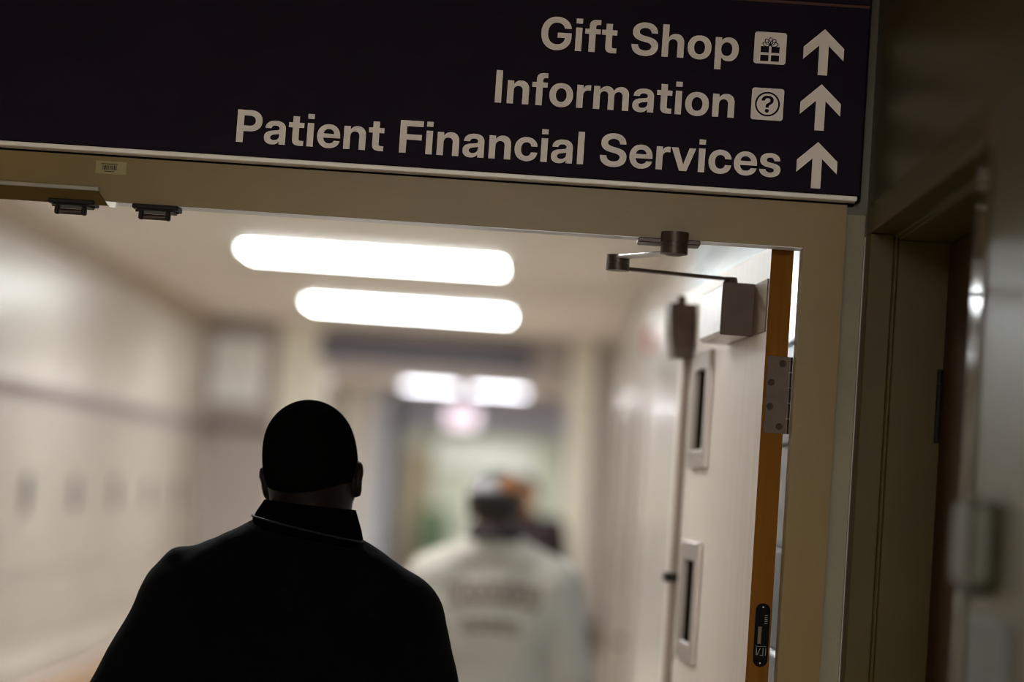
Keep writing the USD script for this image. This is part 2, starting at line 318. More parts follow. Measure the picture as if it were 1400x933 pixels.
# ---------------------------------------------------------------- overhead sign
SIGN_Y = 4.10
sg = thing('overhead_sign', 'wide dark purple overhead sign with three lines of white lettering and arrows above the doorway', 'sign')
obj('panel', bx((-1.93, SIGN_Y, 2.222), (.5065, 4.149, 2.5375), .001), 'sign_purple', sg)
obj('upper_panel', bx((-1.93, SIGN_Y, 2.543), (.5065, 4.149, 2.66), .001), 'sign_purple', sg)
obj('seam_strip', bx((-1.93, SIGN_Y + .004, 2.5375), (.5065, 4.149, 2.543)), 'sign_seam', sg, label='thin reddish brown seam between the sign panels')
obj('edge_strip', bx((-1.93, SIGN_Y - .004, 2.2133), (.5035, 4.14, 2.2212), .0015), 'sign_edge', sg, label='white strip along the bottom edge of the sign')
obj('side_trim', bx((.5065, SIGN_Y + .002, 2.2135), (.5095, 4.149, 2.66)), 'black_gap', sg)
obj('shadow_strip', bx((-1.93, SIGN_Y + .032, 2.2099), (.5035, 4.149, 2.2133)), 'black_gap', sg)  # solid black strip painting the shadow line between sign and frame head
CAP = .0545
for txt, x, z, w in (('Gift Shop', -.0385, 2.4345, .3305), ('Information', -.1085, 2.3393, .3990), ('Patient Financial Services', -.5345, 2.2450, .9080)):
    obj('lettering', MB().prism(text_shape(txt, CAP, w), .0012, wallT(x, SIGN_Y, z)), 'sign_white', sg, label='white words ' + txt, smooth=False)
arrow = Polygon([(0, 0), (.0337, -.0315), (.0337, -.0522), (.0079, -.0280), (.0079, -.0778), (-.0079, -.0778), (-.0079, -.0280), (-.0337, -.0522), (-.0337, -.0315)])
for z in (2.4982, 2.4053, 2.3082):
    obj('arrow', MB().prism(arrow, .0012, wallT(.4334, SIGN_Y, z)), 'sign_white', sg, label='white arrow pointing up', smooth=False)
def rsq(s, r): return sbox(-s/2 + r, -s/2 + r, s/2 - r, s/2 - r).buffer(r, quad_segs=6)
plate = rsq(.0535, .0045)
gift = [sbox(x - .0068, z - .0052, x + .0068, z + .0052) for x in (-.0089, .0089) for z in (-.0025, -.0170)]
petals = []
for a in (-78, -40, 0, 40, 78):
    e = affinity.rotate(affinity.translate(affinity.scale(Point(0, 0).buffer(1, quad_segs=10), .0042, .0068), 0, .0068), -a, origin=(0, 0))
    petals.append(affinity.translate(e.difference(e.buffer(-.0014)), 0, .0046))
gift_dark = unary_union(gift + petals)
gi = obj('gift_symbol', MB().prism(plate.difference(gift_dark), .0012, wallT(.3441, SIGN_Y, 2.4603)), 'sign_white', sg, label='white square symbol of a gift box with a bow', smooth=False)
ring = Point(0, 0).buffer(.0208, quad_segs=16).difference(Point(0, 0).buffer(.0178, quad_segs=16))
_q = affinity.scale(decode(GLYPHS['?'][1]), .000030, .000028, origin=(0, 0)); _b = _q.bounds
_q = affinity.translate(_q, -(_b[0] + _b[2]) / 2, -(_b[1] + _b[3]) / 2)
obj('question_symbol', MB().prism(plate.difference(unary_union([ring, _q])), .0012, wallT(.3452, SIGN_Y, 2.366)), 'sign_white', sg, label='white square symbol of a question mark in a circle', smooth=False)
obj('scratch', MB().tube([(-.4615, SIGN_Y - .001, 2.53), (-.4585, SIGN_Y - .001, 2.515), (-.4575, SIGN_Y - .001, 2.4975)], .0005, 5), 'sticker_paper', sg, label='fine pale scratch near the top of the sign')

# ---------------------------------------------------------------- barcode sticker on the frame head
st = thing('barcode_sticker', 'small cream barcode sticker on the tan frame head under the sign', 'sticker')
sx, sz, sw, sh = -.7445, 2.1913, .0515, .0215
obj('paper', bx((sx - sw/2, YF - .0007, sz - sh/2), (sx + sw/2, YF, sz + sh/2)), 'sticker_paper', st)
b = MB(); x = sx - sw * .29; rng = random.Random(3)
while x < sx + sw * .2:
    w = rng.choice((.0006, .0009, .0014)); b.box((x, YF - .0010, sz - .0042), (x + w, YF - .0006, sz + .0036)); x += w + rng.choice((.0006, .0010))
obj('bars', b, 'ink', st)
obj('small_print', MB().box((sx - sw*.33, YF - .001, sz + .0052), (sx + sw*.22, YF - .0006, sz + .0066)).box((sx - sw*.2, YF - .001, sz - .0072), (sx + sw*.12, YF - .0006, sz - .0058)), 'ink', st)
# ---------------------------------------------------------------- stop bar at the left of the head, and the two rod strikes
sb = thing('stop_bar', 'brown metal stop bar with a grey lip under the left end of the frame head', 'door stop')
YB = YF - .012
obj('bar', MB().prism(Polygon([(-1.88, 2.1265), (-.7430, 2.1265), (-.7615, 2.1490), (-1.88, 2.1490)]), .0118, wallT(0, YF - .0001, 0)), 'strip_brown', sb, smooth=False)
obj('lip', bx((-1.88, YB - .003, 2.1490), (-.7600, YF - .0002, 2.1560), .001), 'strip_grey', sb)
obj('end_clip', MB().prism(Polygon([(-.7495, 2.1335), (-.7300, 2.1335), (-.7320, 2.1235), (-.7400, 2.1235)]), .010, wallT(0, YF + .004, 0)), 'bright_metal', sb, smooth=False)
def strike(x, label):
    t = thing('rod_strike', label, 'latch strike', group=None)
    obj('plate', MB().box((x - .0385, 4.112, ZH - .0095), (x + .0385, 4.165, ZH - .0016), .0015).box((x - .030, 4.110, ZH - .0125), (x + .030, 4.168, ZH - .0094), .001), 'black_metal', t)
    for s in (-1, 1): obj('bracket', bx((x + s * .0225 - .004, 4.110, ZH - .0275), (x + s * .0225 + .004, 4.124, ZH - .0123), .002), 'black_metal', t)
    obj('roller', MB().cyl((x - .0190, 4.117, ZH - .0225), (x + .0190, 4.117, ZH - .0225), .0048, 14), 'red_brown_metal', t, label='reddish brown roller bar')
    for s in (-1, 1): obj('screw', MB().cyl((x + s * .034, 4.14, ZH - .0125), (x + s * .034, 4.14, ZH - .009), .0028, 12), 'screw_steel', t)
strike(-.8040, 'black roller latch strike hanging below the brown stop bar')
strike(-.6630, 'black roller latch strike under the frame head, just right of the stop bar')

# ---------------------------------------------------------------- the open right-hand door leaf
ALPHA = 4.2
DH = (.4145, 4.205)             # near right corner of the leaf (hinge corner)
def doorT():
    T = np.eye(4); a = math.radians(ALPHA)
    # local: x = along the leaf, y = out of its left face, z up; origin at the near LEFT corner
    T[:3, 0] = (-math.sin(a), math.cos(a), 0); T[:3, 1] = (-math.cos(a), -math.sin(a), 0); T[:3, 2] = (0, 0, 1)
    T[:2, 3] = np.array(DH) + TH * np.array([-math.cos(a), -math.sin(a)]); return T
TH, DW, ZD = .038, 1.12, 2.140
DT = doorT()
def dbox(lo, hi, bev=0.0): return MB().box(lo, hi, bev, DT)
d1 = thing('door', None, None, kind='structure')
obj('slab', dbox((.0012, -TH + .0005, .012), (DW, 0, ZD)), 'door_laminate', d1)
obj('edge_band', dbox((0, -TH, .012), (.0012, .0002, ZD), .0004), 'door_edge_wood', d1, label='orange brown wooden hinge edge')
def lite(z1, z2, s1=.600, s2=.830):
    f = MB(); w = .036; t = .011
    f.box((s1, 0, z1), (s1 + w, t, z2), .001, DT).box((s2 - w, 0, z1), (s2, t, z2), .001, DT)
    f.box((s1 + w - .001, 0, z2 - w), (s2 - w + .001, t - .0006, z2), .001, DT).box((s1 + w - .001, 0, z1), (s2 - w + .001, t - .0006, z1 + w), .001, DT)
    o = obj('window_frame', f, 'lite_frame', d1, label='grey metal frame of a small square window')
    obj('glass', dbox((s1 + w, .0003, z1 + w), (s2 - w, .0015, z2 - w)), 'dark_glass', o)
lite(1.764, 1.996); lite(1.385, 1.618)
# vertical rod latch on the far stile
lc = obj('latch_case', MB().add(trimesh.convex.convex_hull(np.array([(x, y * k, z) for z, k in ((1.992, .74), (2.04, .92), (2.104, 1.0)) for x in (.905, 1.0) for y in (0.0, .054)])), DT).box((.935, .018, 2.10), (.962, .036, 2.122), .003, DT), 'bronze', d1, label='bronze case of the top latch')
obj('latch_rod', MB().box((.945, .0, .15), (.975, .016, 1.994), .004, DT), 'rod_paint', d1)
obj('rod_guide', dbox((.938, .0, 1.529), (.982, .026, 1.548), .002), 'black_metal', d1, label='small black rod guide')
# hinges (the top one in view, two more below)
for zc in (1.888, 1.05, .25):
    lo, hi = zc - .0655, zc + .0655
    h = obj('hinge', MB().box((-.0016, -TH - .003, lo), (.0002, -.0045, hi), .0003, DT), 'hinge_steel', d1, label='steel butt hinge on the wooden door edge')
    kn = MB()
    for i in range(5):
        a_, b_ = lo + i * .0262 + .0004, lo + (i + 1) * .0262 - .0004
        kn.cyl((.004, -TH - .0055, a_), (.004, -TH - .0055, b_), .0048, 16, T=DT)
    obj('knuckle', kn, 'hinge_steel', h)
    for sy, dz in ((-.0305, .0535), (-.0125, .0205), (-.0125, -.0205), (-.0305, -.0535)):
        s = MB().lathe([[0, 0], [.0062, 0], [.0060, .0012], [.0050, .0013], [0, .0005]], (0, 0, 0), 20)
        T = np.eye(4); T[:3, 0] = (0, 1, 0); T[:3, 1] = (0, 0, 1); T[:3, 2] = (-1, 0, 0); T[:3, 3] = (-.0015, sy, zc + dz)
        m = s.mesh(); m.apply_transform(DT @ T)
        o = MB(); o.add(m)
        for ang in (45, 135):
            c, sn = math.cos(math.radians(ang)), math.sin(math.radians(ang))
            cr = trimesh.creation.box((.0062, .0010, .0005)); R = trimesh.transformations.rotation_matrix(math.radians(ang), (0, 0, 1)); R[2, 3] = .0008
            cr.apply_transform(DT @ T @ R); o.add(cr)
        obj('screw', o, 'screw_steel', h)
# fire-rating label on the edge
zc = 1.4815
T = np.eye(4); T[:3, 0] = (0, 0, 1); T[:3, 1] = (0, 1, 0); T[:3, 2] = (-1, 0, 0); T[:3, 3] = (-.0002, -.0225, zc); T = DT @ T
pl = obj('rating_label', MB().prism(LineString([(-.041, 0), (.041, 0)]).buffer(.0125, quad_segs=10), .0006, T), 'pill_black', d1, label='black pill-shaped rating label with tan and white print', smooth=False)
obj('tan_patch', MB().prism(sbox(-.015, .0005, .014, .0065), .0009, T), 'pill_tan', pl, smooth=False)
T2 = np.eye(4); T2[:3, 0] = (1, 0, 0)
m = MB()
m.prism(sbox(-.0195, -.009, -.0188, .0095), .0009, T)
for i in range(5): m.prism(sbox(.019 + i * .0034, -.0085, .0205 + i * .0034, -.0035), .0009, T)
for q in (sbox(-.034, .0066, -.021, .0080), sbox(-.034, -.0090, -.0215, -.0078), Polygon([(-.034, .0050), (-.0335, .0062), (-.0215, .0015), (-.0220, .0003)]), sbox(-.034, -.0045, -.0215, -.0033), sbox(-.0345, -.0045, -.0332, .0010)): m.prism(q, .0009, T)
obj('white_print', m, 'pill_white', pl, smooth=False)
for x in (-.047, .047): obj('rivet', MB().cyl((0, 0, 0), (0, 0, .0012), .0014, 12, T=T @ trimesh.transformations.translation_matrix((x, 0, 0))), 'bronze_pale_lit', pl)

# ---------------------------------------------------------------- door closer on the leaf, its arm to the frame head
dc = thing('door_closer', 'bronze door closer box on the open door with a folded arm reaching the frame head', 'door closer')
CZ0, CZ1 = 1.994, 2.0865
obj('body', MB().box((.150, .0006, CZ0), (.428, .058, CZ1), .0065, DT), 'bronze_pale_lit', dc)  # lamp-lit long side painted into the pale body colour
obj('end_cap', MB().box((.1465, .0006, CZ0 - .0005), (.1500, .0585, CZ1 + .0005), .0035, DT), 'bronze', dc)
obj('mounting_plate', dbox((.012, .0002, CZ0 + .001), (.440, .0022, CZ1 - .001)), 'plate_brown', dc)
PIV = np.array([.2060, 4.108, 0]); ELB = np.array([.1195, 4.30, 0])
SPI = (DT @ np.array([.168, .042, 0, 1]))[:3]
obj('shoe_plate', MB().box((.146, 4.120, ZH - .0095), (.250, 4.178, ZH - .0016), .0015), 'bronze', dc)
pv = MB()
for za, zb, r in ((2.1255, 2.1425, .0232), (2.1235, 2.1260, .0212), (2.1185, 2.1240, .0232), (2.1165, 2.1190, .0215), (2.1060, 2.1170, .0230)):
    pv.cyl((*PIV[:2], za), (*PIV[:2], zb), r, 36)
pv.lathe([[0, -.004], [.012, -.003], [.019, 0], [0, 0]], (*PIV[:2], 2.1062), 36)
obj('pivot', pv, 'bronze', dc)
def bar(a, b, w, h, bev=.002):
    a, b = np.array(a, float), np.array(b, float); L = np.linalg.norm(b - a); ex = (b - a) / L
    ey = np.cross([0, 0, 1], ex); ey /= np.linalg.norm(ey); T = np.eye(4); T[:3, 0] = ex; T[:3, 1] = ey; T[:3, 2] = np.cross(ex, ey); T[:3, 3] = a
    return MB().box((0, -w / 2, -h / 2), (L, w / 2, h / 2), bev, T).mesh()
obj('upper_arm', MB().add(bar((*PIV[:2], 2.1085), (*ELB[:2], 2.1135), .023, .006)), 'bronze_pale_lit', dc)
el = MB().cyl((*ELB[:2], 2.0900), (*ELB[:2], 2.1015), .0205, 30).cyl((*ELB[:2], 2.1010), (*ELB[:2], 2.1030), .0180, 30).cyl((*ELB[:2], 2.1025), (*ELB[:2], 2.1170), .0205, 30)
obj('elbow', el, 'bronze', dc)
e2 = np.array([*ELB[:2], 2.0945]); s2 = np.array([SPI[0], SPI[1], 2.0935])
obj('forearm', MB().add(bar(e2 + (s2 - e2) * .04, s2, .022, .0055)), 'bronze', dc)
obj('spindle', MB().cyl((*SPI[:2], CZ1 - .002), (*SPI[:2], 2.0905), .0135, 24, r2=.012).cyl((*SPI[:2], 2.0895), (*SPI[:2], 2.0972), .0125, 24, r2=.0105), 'bronze', dc)

# ---------------------------------------------------------------- side door in the near right wall
tf = thing('trim', None, None, kind='structure')
C = XW - .005
m = MB().box((C, SY1, 0), (.5640, SY1 + .046, SZ), .002)
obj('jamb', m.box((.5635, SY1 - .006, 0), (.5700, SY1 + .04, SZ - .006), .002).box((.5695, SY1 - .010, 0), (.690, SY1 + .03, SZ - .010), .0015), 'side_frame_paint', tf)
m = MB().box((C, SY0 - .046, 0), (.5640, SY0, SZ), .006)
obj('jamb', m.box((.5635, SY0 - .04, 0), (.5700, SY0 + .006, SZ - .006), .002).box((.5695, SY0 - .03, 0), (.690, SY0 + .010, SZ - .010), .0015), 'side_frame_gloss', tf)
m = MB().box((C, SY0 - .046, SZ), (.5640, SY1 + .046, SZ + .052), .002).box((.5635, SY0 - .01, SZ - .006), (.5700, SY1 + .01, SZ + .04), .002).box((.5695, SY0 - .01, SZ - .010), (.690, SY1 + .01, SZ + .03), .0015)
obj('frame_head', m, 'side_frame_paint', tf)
d2 = thing('door', None, None, kind='structure')
obj('slab', bx((.652, SY0 + .014, .012), (.690, SY1 - .016, SZ - .014), .001), 'dark_door_wood', d2)
for zc in (1.88, 1.05, .25):
    kn = MB()
    for i in range(5): kn.cyl((.648, SY1 - .0145, zc - .06 + i * .024), (.648, SY1 - .0145, zc - .0366 + i * .024), .0045, 14)
    obj('hinge', kn, 'black_metal', d2)
obj('name_plate', bx((.6485, 3.42, 2.055), (.6515, 3.62, 2.105), .001), 'pill_black', d2)
wb = thing('wall_box', 'small pale green plastic box on the near wall at the right edge', 'wall box')
obj('cover', bx((XW - .030, 2.835, 1.622), (XW - .0005, 2.955, 1.722), .008), 'pale_plastic', wb)
obj('sensor', bx((XW - .024, 2.86, 1.612), (XW - .004, 2.93, 1.6225), .003), 'black_metal', wb)
nh = thing('notice_holder', 'pale blue grey notice holder below the small box on the near wall', 'notice')
obj('backing', bx((XW - .008, 2.72, 1.27), (XW - .0005, 2.935, 1.588), .002), 'notice_paper', nh)
m = MB()
for i in range(7): m.box((XW - .0088, 2.75, 1.31 + i * .022), (XW - .0078, 2.905 - .02 * (i % 3), 1.318 + i * .022))
obj('print_lines', m, 'pale_plastic', nh)

# ---------------------------------------------------------------- ceiling lights
def light(x, y, w, d, label, glow='lamp_glow', group=None):
    t = thing('ceiling_light', label, 'ceiling light', (x, y, ZC), group=group)
    f = MB(); b = .022
    for s in (-1, 1): obj('end_cap', bx((s * w/2, -d/2 - .004, -.037), (s * (w/2 + b), d/2 + .004, -.0005), .004), 'lamp_housing', t)
    obj('backplate', bx((-w/2, -d/2 - .003, -.012), (w/2, d/2 + .003, -.0005), .002), 'lamp_housing', t)
    obj('diffuser', bx((-w/2 + .0005, -d/2, -.035), (w/2 - .0005, d/2, -.0125), .010), glow, t)
light(-.81, 11.5, 1.20, .45, 'glowing white ceiling light, the nearest and widest one in view')
light(-.81, 14.76, 1.20, .45, 'glowing white ceiling light, second one down the corridor')
light(-1.17, 26.4, .56, .30, 'small far ceiling light, left half of the distant pair', glow='far_glow')
light(-.44, 26.4, .56, .30, 'small far ceiling light, right half of the distant pair', glow='far_glow')
HID = 'corridor ceiling lights hidden by the door head and bulkheads'
for y in (5.6, 8.24, 18.4, 20.9, 23.3, 33.5, 36.5, 39.5, 42.2):
    light(-.81, y, 1.20, .45, 'unseen white ceiling light placed for brightness above the corridor', glow='boosted_glow' if 18 < y < 24 else 'lamp_glow', group=HID)  # row continued out of view, extra and stronger fixtures added to brighten the corridor
light(-.30, -2.6, 1.2, .6, 'ceiling light behind the viewpoint in the near lobby', glow='near_glow')

# ---------------------------------------------------------------- left wall of the corridor
tr = struct('trim', MB().box((XL, 4.4, 1.955), (XL + .03, 17.0, 2.02), .004).box((XL, 16.97, 1.955), (-1.805, 17.0, 2.02), .004), 'dusk_rail')
struct('trim', bx((XL, 4.3, 2.66), (XL + .05, 17.0, ZC), .01), 'tan_door')  # brown strip added for the dark band in the ceiling corner
ys = 10.58
names = ['cut off by the left edge of the picture', 'the first whole one from the left', 'the second whole one from the left', 'the third whole one from the left', 'the fourth whole one from the left', 'the last one before the pier']
for i in range(6):
    y = 9.42 + i * 1.185
    t = thing('wall_cabinet', f'pale wall cabinet with dark slot handle, {names[i]}', 'wall cabinet', (XL, y, 0), group='flush cabinets along the left corridor wall')
    obj('lower_panel', bx((.0005, .004, .86), (.020, 1.181, 1.148), .003), 'panel_paint', t)
    obj('upper_panel', bx((.0005, .004, 1.156), (.020, 1.181, 1.960), .003), 'panel_paint', t)
    h = MB().box((.0205, 1.675 + .0, 0), (.0206, 1.676, .001)) if False else MB().box((.0202, .50, 1.445), (.034, .575, 1.615), .004)
    obj('handle', h, 'dark_slot', t)
hr = thing('handrail', 'tan wooden handrail along the left corridor wall at the bottom left', 'handrail')
obj('rail', bx((XL + .05, 4.5, .53), (XL + .09, 16.9, .672), .012), 'handrail_wood', hr)
for i in range(8): obj('bracket', MB().box((XL + .0005, 5.4 + i * 1.45, .58), (XL + .052, 5.46 + i * 1.45, .62), .004), 'bronze', hr)

# ---------------------------------------------------------------- far bulkheads, hanging signs
bh = struct('wall_bulkhead', MB().box((XL, 17.0, 2.42), (XR, 17.15, ZC)).box((XL, 17.0, 0), (-1.475, 17.15, 2.42)).box((.24, 17.0, 0), (XR, 17.15, 2.42)), 'pier_paint')
cf = thing('trim', None, None, kind='structure')
obj('casing', bx((-1.80, 16.972, 0), (-1.478, 16.9995, 2.74), .004), 'cream_paint', cf)
obj('casing', bx((.20, 16.972, 0), (.37, 16.9995, 2.74), .004), 'cream_paint', cf)
s2_ = thing('far_sign', 'dark purple sign across the second doorway far down the corridor', 'sign')
obj('panel', bx((-1.535, 16.95, 2.50), (-.07, 16.999, 2.675), .004), 'far_sign_purple', s2_)
obj('edge_strip', bx((-1.535, 16.947, 2.492), (-.07, 16.998, 2.50), .002), 'bulkhead_blue', s2_)
struct('trim', bx((XL, 30.0, 2.34), (XR, 30.3, ZC)), 'bulkhead_blue')
ex = thing('exit_sign', 'small lit exit sign hanging in front of the far blue bulkhead', 'exit sign')
obj('case', bx((-1.03, 27.47, 2.33), (-.665, 27.53, 2.56), .008), 'lamp_housing', ex)
obj('face', bx((-1.015, 27.462, 2.345), (-.68, 27.4705, 2.545)), 'exit_glow', ex)
obj('lettering', MB().prism(text_shape('EXIT', .115, .245), .003, wallT(-.970, 27.462, 2.388)), 'exit_red_glow', ex, label='red letters EXIT', smooth=False)
obj('stem', MB().cyl((-.85, 27.5, 2.559), (-.85, 27.5, ZC - .0005), .012, 12), 'lamp_housing', ex)
# piers, far door and things at the corridor's end
struct('trim', bx((XL, 28.7, 0), (-1.92, 28.9, ZC)), 'cream_paint')
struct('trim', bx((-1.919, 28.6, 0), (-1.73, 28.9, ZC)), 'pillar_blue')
struct('trim', bx((XL, 28.9, 0), (-1.60, 29.3, ZC)), 'pillar_dark_blue')  # dark blue grey block behind the pale pillar
pb = thing('bright_patch_panel', 'white panel added for the bright patch high on the cream pier left of the second doorway', 'added panel')  # added white panel giving the pier its bright patch
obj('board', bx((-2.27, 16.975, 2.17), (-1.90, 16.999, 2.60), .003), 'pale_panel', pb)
obj('frame', bx((-2.285, 16.97, 2.155), (-1.885, 16.9995, 2.17), .002), 'lamp_housing', pb)
obj('frame', bx((-2.285, 16.97, 2.60), (-1.885, 16.9995, 2.615), .002), 'lamp_housing', pb)
d3 = thing('door', None, None, kind='structure')
obj('slab', bx((-2.28, 43.93, .01), (-2.00, 43.97, 2.25), .004), 'tan_door', d3)
obj('slab', bx((-1.985, 43.93, .01), (-1.85, 43.97, 2.25), .004), 'tan_door', d3)
wp = thing('wall_panel', 'wide pale panel high on the far end wall', 'panel')
obj('board', bx((-1.83, 43.955, 2.02), (.02, 43.999, 2.44), .004), 'pale_panel', wp)
obj('ledge', bx((-1.83, 43.93, 1.99), (.02, 43.999, 2.02), .004), 'far_green', wp)
ch = thing('green_chair', 'dark green chair back near the far end wall at the left', 'chair', (-1.72, 42.6, 0))
obj('seat', bx((-.30, -.28, .38), (.30, .28, .48), .03), 'green_cloth', ch)
obj('backrest', bx((-.31, .24, .48), (.31, .33, 1.28), .03), 'green_cloth', ch)
for sx_ in (-.26, .26):
    for sy_ in (-.24, .27): obj('leg', bx((sx_ - .02, sy_ - .02, 0), (sx_ + .02, sy_ + .02, .385), .004), 'black_metal', ch)
ps = thing('wall_notice', 'small white notice on the far end wall', 'notice')
obj('sheet', bx((-1.10, 43.985, 1.10), (-.80, 43.999, 1.50)), 'pale_panel', ps)
obj('edge', bx((-1.115, 43.99, 1.085), (-.785, 43.9995, 1.10)), 'far_green', ps)

# ---------------------------------------------------------------- right wall of the corridor: door frames and fittings
def side_door(y0, y1, leaf):
    f = thing('trim', None, None, kind='structure')
    obj('jamb', bx((XR - .03, y0 - .06, 0), (XR - .0005, y0, 2.13), .004), 'brown_frame', f)
    obj('jamb', bx((XR - .03, y1, 0), (XR - .0005, y1 + .06, 2.13), .004), 'brown_frame', f)
    obj('frame_head', bx((XR - .03, y0 - .06, 2.13), (XR - .0005, y1 + .06, 2.19), .004), 'brown_frame', f)
    d = thing('door', None, None, kind='structure')
    obj('slab', bx((XR - .014, y0 + .003, .01), (XR - .001, y1 - .003, 2.127)), leaf, d)
    obj('door_handle', MB().cyl((XR - .014, y0 + .08, 1.0), (XR - .07, y0 + .08, 1.0), .012, 12).cyl((XR - .065, y0 + .08, 1.0), (XR - .065, y0 + .2, 1.0), .010, 12), 'black_metal', d)
side_door(11.9, 12.85, 'door_laminate'); side_door(14.6, 15.55, 'tan_door')
fa = thing('fire_alarm', 'small red fire alarm high on the right corridor wall beside the open door', 'fire alarm')
obj('case', bx((XR - .035, 11.30, 2.36), (XR - .0005, 11.39, 2.47), .008), 'red_plastic', fa)
obj('lens', bx((XR - .046, 11.32, 2.43), (XR - .034, 11.37, 2.46), .005), 'pale_panel', fa)
kb = thing('wall_hook_box', 'small dark brown box low on the cream pier right of the second doorway', 'wall box')
obj('box', bx((.375, 16.93, .63), (.485, 16.999, .80), .01), 'bronze', kb)
obj('lid', bx((.373, 16.92, .80), (.488, 16.999, .815), .004), 'black_metal', kb)

# ================================================================ PEOPLE
class SDF:
    """A signed distance field on a grid, grown by smooth unions, made into one surface (surface nets)."""
    def __init__(self, lo, hi, h):
        self.lo, self.h = np.array(lo, float), h
        self.n = np.ceil((np.array(hi) - lo) / h).astype(int) + 1
        self.d = np.full(self.n, .2, np.float32)
    def pts(self, lo, hi):
        a = np.clip(np.floor((np.array(lo) - self.lo) / self.h).astype(int), 0, self.n); b = np.clip(np.ceil((np.array(hi) - self.lo) / self.h).astype(int) + 1, 0, self.n)
        if (b <= a).any(): return None, None
        sl = tuple(slice(*q) for q in zip(a, b))
        g = np.meshgrid(*[self.lo[k] + self.h * np.arange(a[k], b[k]) for k in range(3)], indexing='ij')
        return sl, np.stack(g, -1)
    def blend(self, sl, d, k, cut=False):
        o = self.d[sl]
        if cut:
            self.d[sl] = np.maximum(o, -d); return
        hh = np.clip(.5 + .5 * (o - d) / k, 0, 1)
        self.d[sl] = (o * (1 - hh) + d * hh - k * hh * (1 - hh)).astype(np.float32)
    def cone(self, a, b, ra, rb, k=.02, flat=None):
        """Capsule from a to b whose radius runs from ra to rb. flat = (axis, factor) squashes it about its line."""
        a, b = np.array(a, float), np.array(b, float); m = max(ra, rb) + k + .01
        sl, p = self.pts(np.minimum(a, b) - m, np.maximum(a, b) + m)
        if sl is None: return self
        ab = b - a; t = np.clip(((p - a) @ ab) / max(ab @ ab, 1e-9), 0, 1)
        q = p - a - t[..., None] * ab
        if flat: q = q.copy(); q[..., flat[0]] /= flat[1]
        self.blend(sl, np.linalg.norm(q, axis=-1) - (ra + (rb - ra) * t), k); return self
    def ell(self, c, r, k=.02, M=None, cut=False):
        c, r = np.array(c, float), np.array(r, float); m = r.max() + k + .01
        sl, p = self.pts(c - m, c + m)
        if sl is None: return self
        q = p - c
        if M is not None: q = q @ M
        k0 = np.linalg.norm(q / r, axis=-1); k1 = np.linalg.norm(q / r**2, axis=-1) + 1e-9
        self.blend(sl, k0 * (k0 - 1) / k1, k, cut); return self
    def keep(self, fn):
        g = np.meshgrid(*[self.lo[k] + self.h * np.arange(self.n[k]) for k in range(3)], indexing='ij')
        self.d = np.maximum(self.d, fn(*g)).astype(np.float32); return self
    def mesh(self):
        d = self.d.astype(np.float64); s = d < 0; n = np.array(d.shape)
        acc = np.zeros((*(n - 1), 3)); cnt = np.zeros(n - 1)
        corners = [(i, j, k) for i in (0, 1) for j in (0, 1) for k in (0, 1)]
        sub = lambda A, c: A[c[0]:n[0] - 1 + c[0], c[1]:n[1] - 1 + c[1], c[2]:n[2] - 1 + c[2]]
        for c in corners:
            for ax in range(3):
                if c[ax]: continue
                e = list(c); e[ax] = 1
                A, B = sub(d, c), sub(d, e); x = (A < 0) != (B < 0)
                t = np.where(x, A / np.where(x, A - B, 1), 0)
                for q in range(3): acc[..., q] += np.where(x, c[q] + (t if q == ax else 0), 0)
                cnt += x
        on = cnt > 0; idx = np.full(n - 1, -1); idx[on] = np.arange(on.sum())
        v = np.argwhere(on) + acc[on] / cnt[on][:, None]
        faces = []
        for ax in range(3):
            u, w = (ax + 1) % 3, (ax + 2) % 3
            a = np.take(s, range(0, n[ax] - 1), ax); b = np.take(s, range(1, n[ax]), ax)
            e = np.argwhere(a != b); e = e[(e[:, u] > 0) & (e[:, w] > 0) & (e[:, u] < n[u] - 1) & (e[:, w] < n[w] - 1)]
            flip = a[tuple(e.T)]
            def at(du, dw):
                q = e.copy(); q[:, u] -= du; q[:, w] -= dw; return idx[tuple(q.T)]
            q = np.stack([at(1, 1), at(0, 1), at(0, 0), at(1, 0)], 1)
            q[~flip] = q[~flip][:, ::-1]; faces.append(q)
        q = np.vstack(faces); q = q[(q >= 0).all(1)]
        return trimesh.Trimesh(self.lo + self.h * v, np.vstack([q[:, [0, 1, 2]], q[:, [0, 2, 3]]]), process=False)

def rotx(a): a = math.radians(a); return np.array([[1, 0, 0], [0, math.cos(a), -math.sin(a)], [0, math.sin(a), math.cos(a)]])
def roty(a): a = math.radians(a); return np.array([[math.cos(a), 0, math.sin(a)], [0, 1, 0], [-math.sin(a), 0, math.cos(a)]])
def rotz(a): a = math.radians(a); return np.array([[math.cos(a), -math.sin(a), 0], [math.sin(a), math.cos(a), 0], [0, 0, 1]])

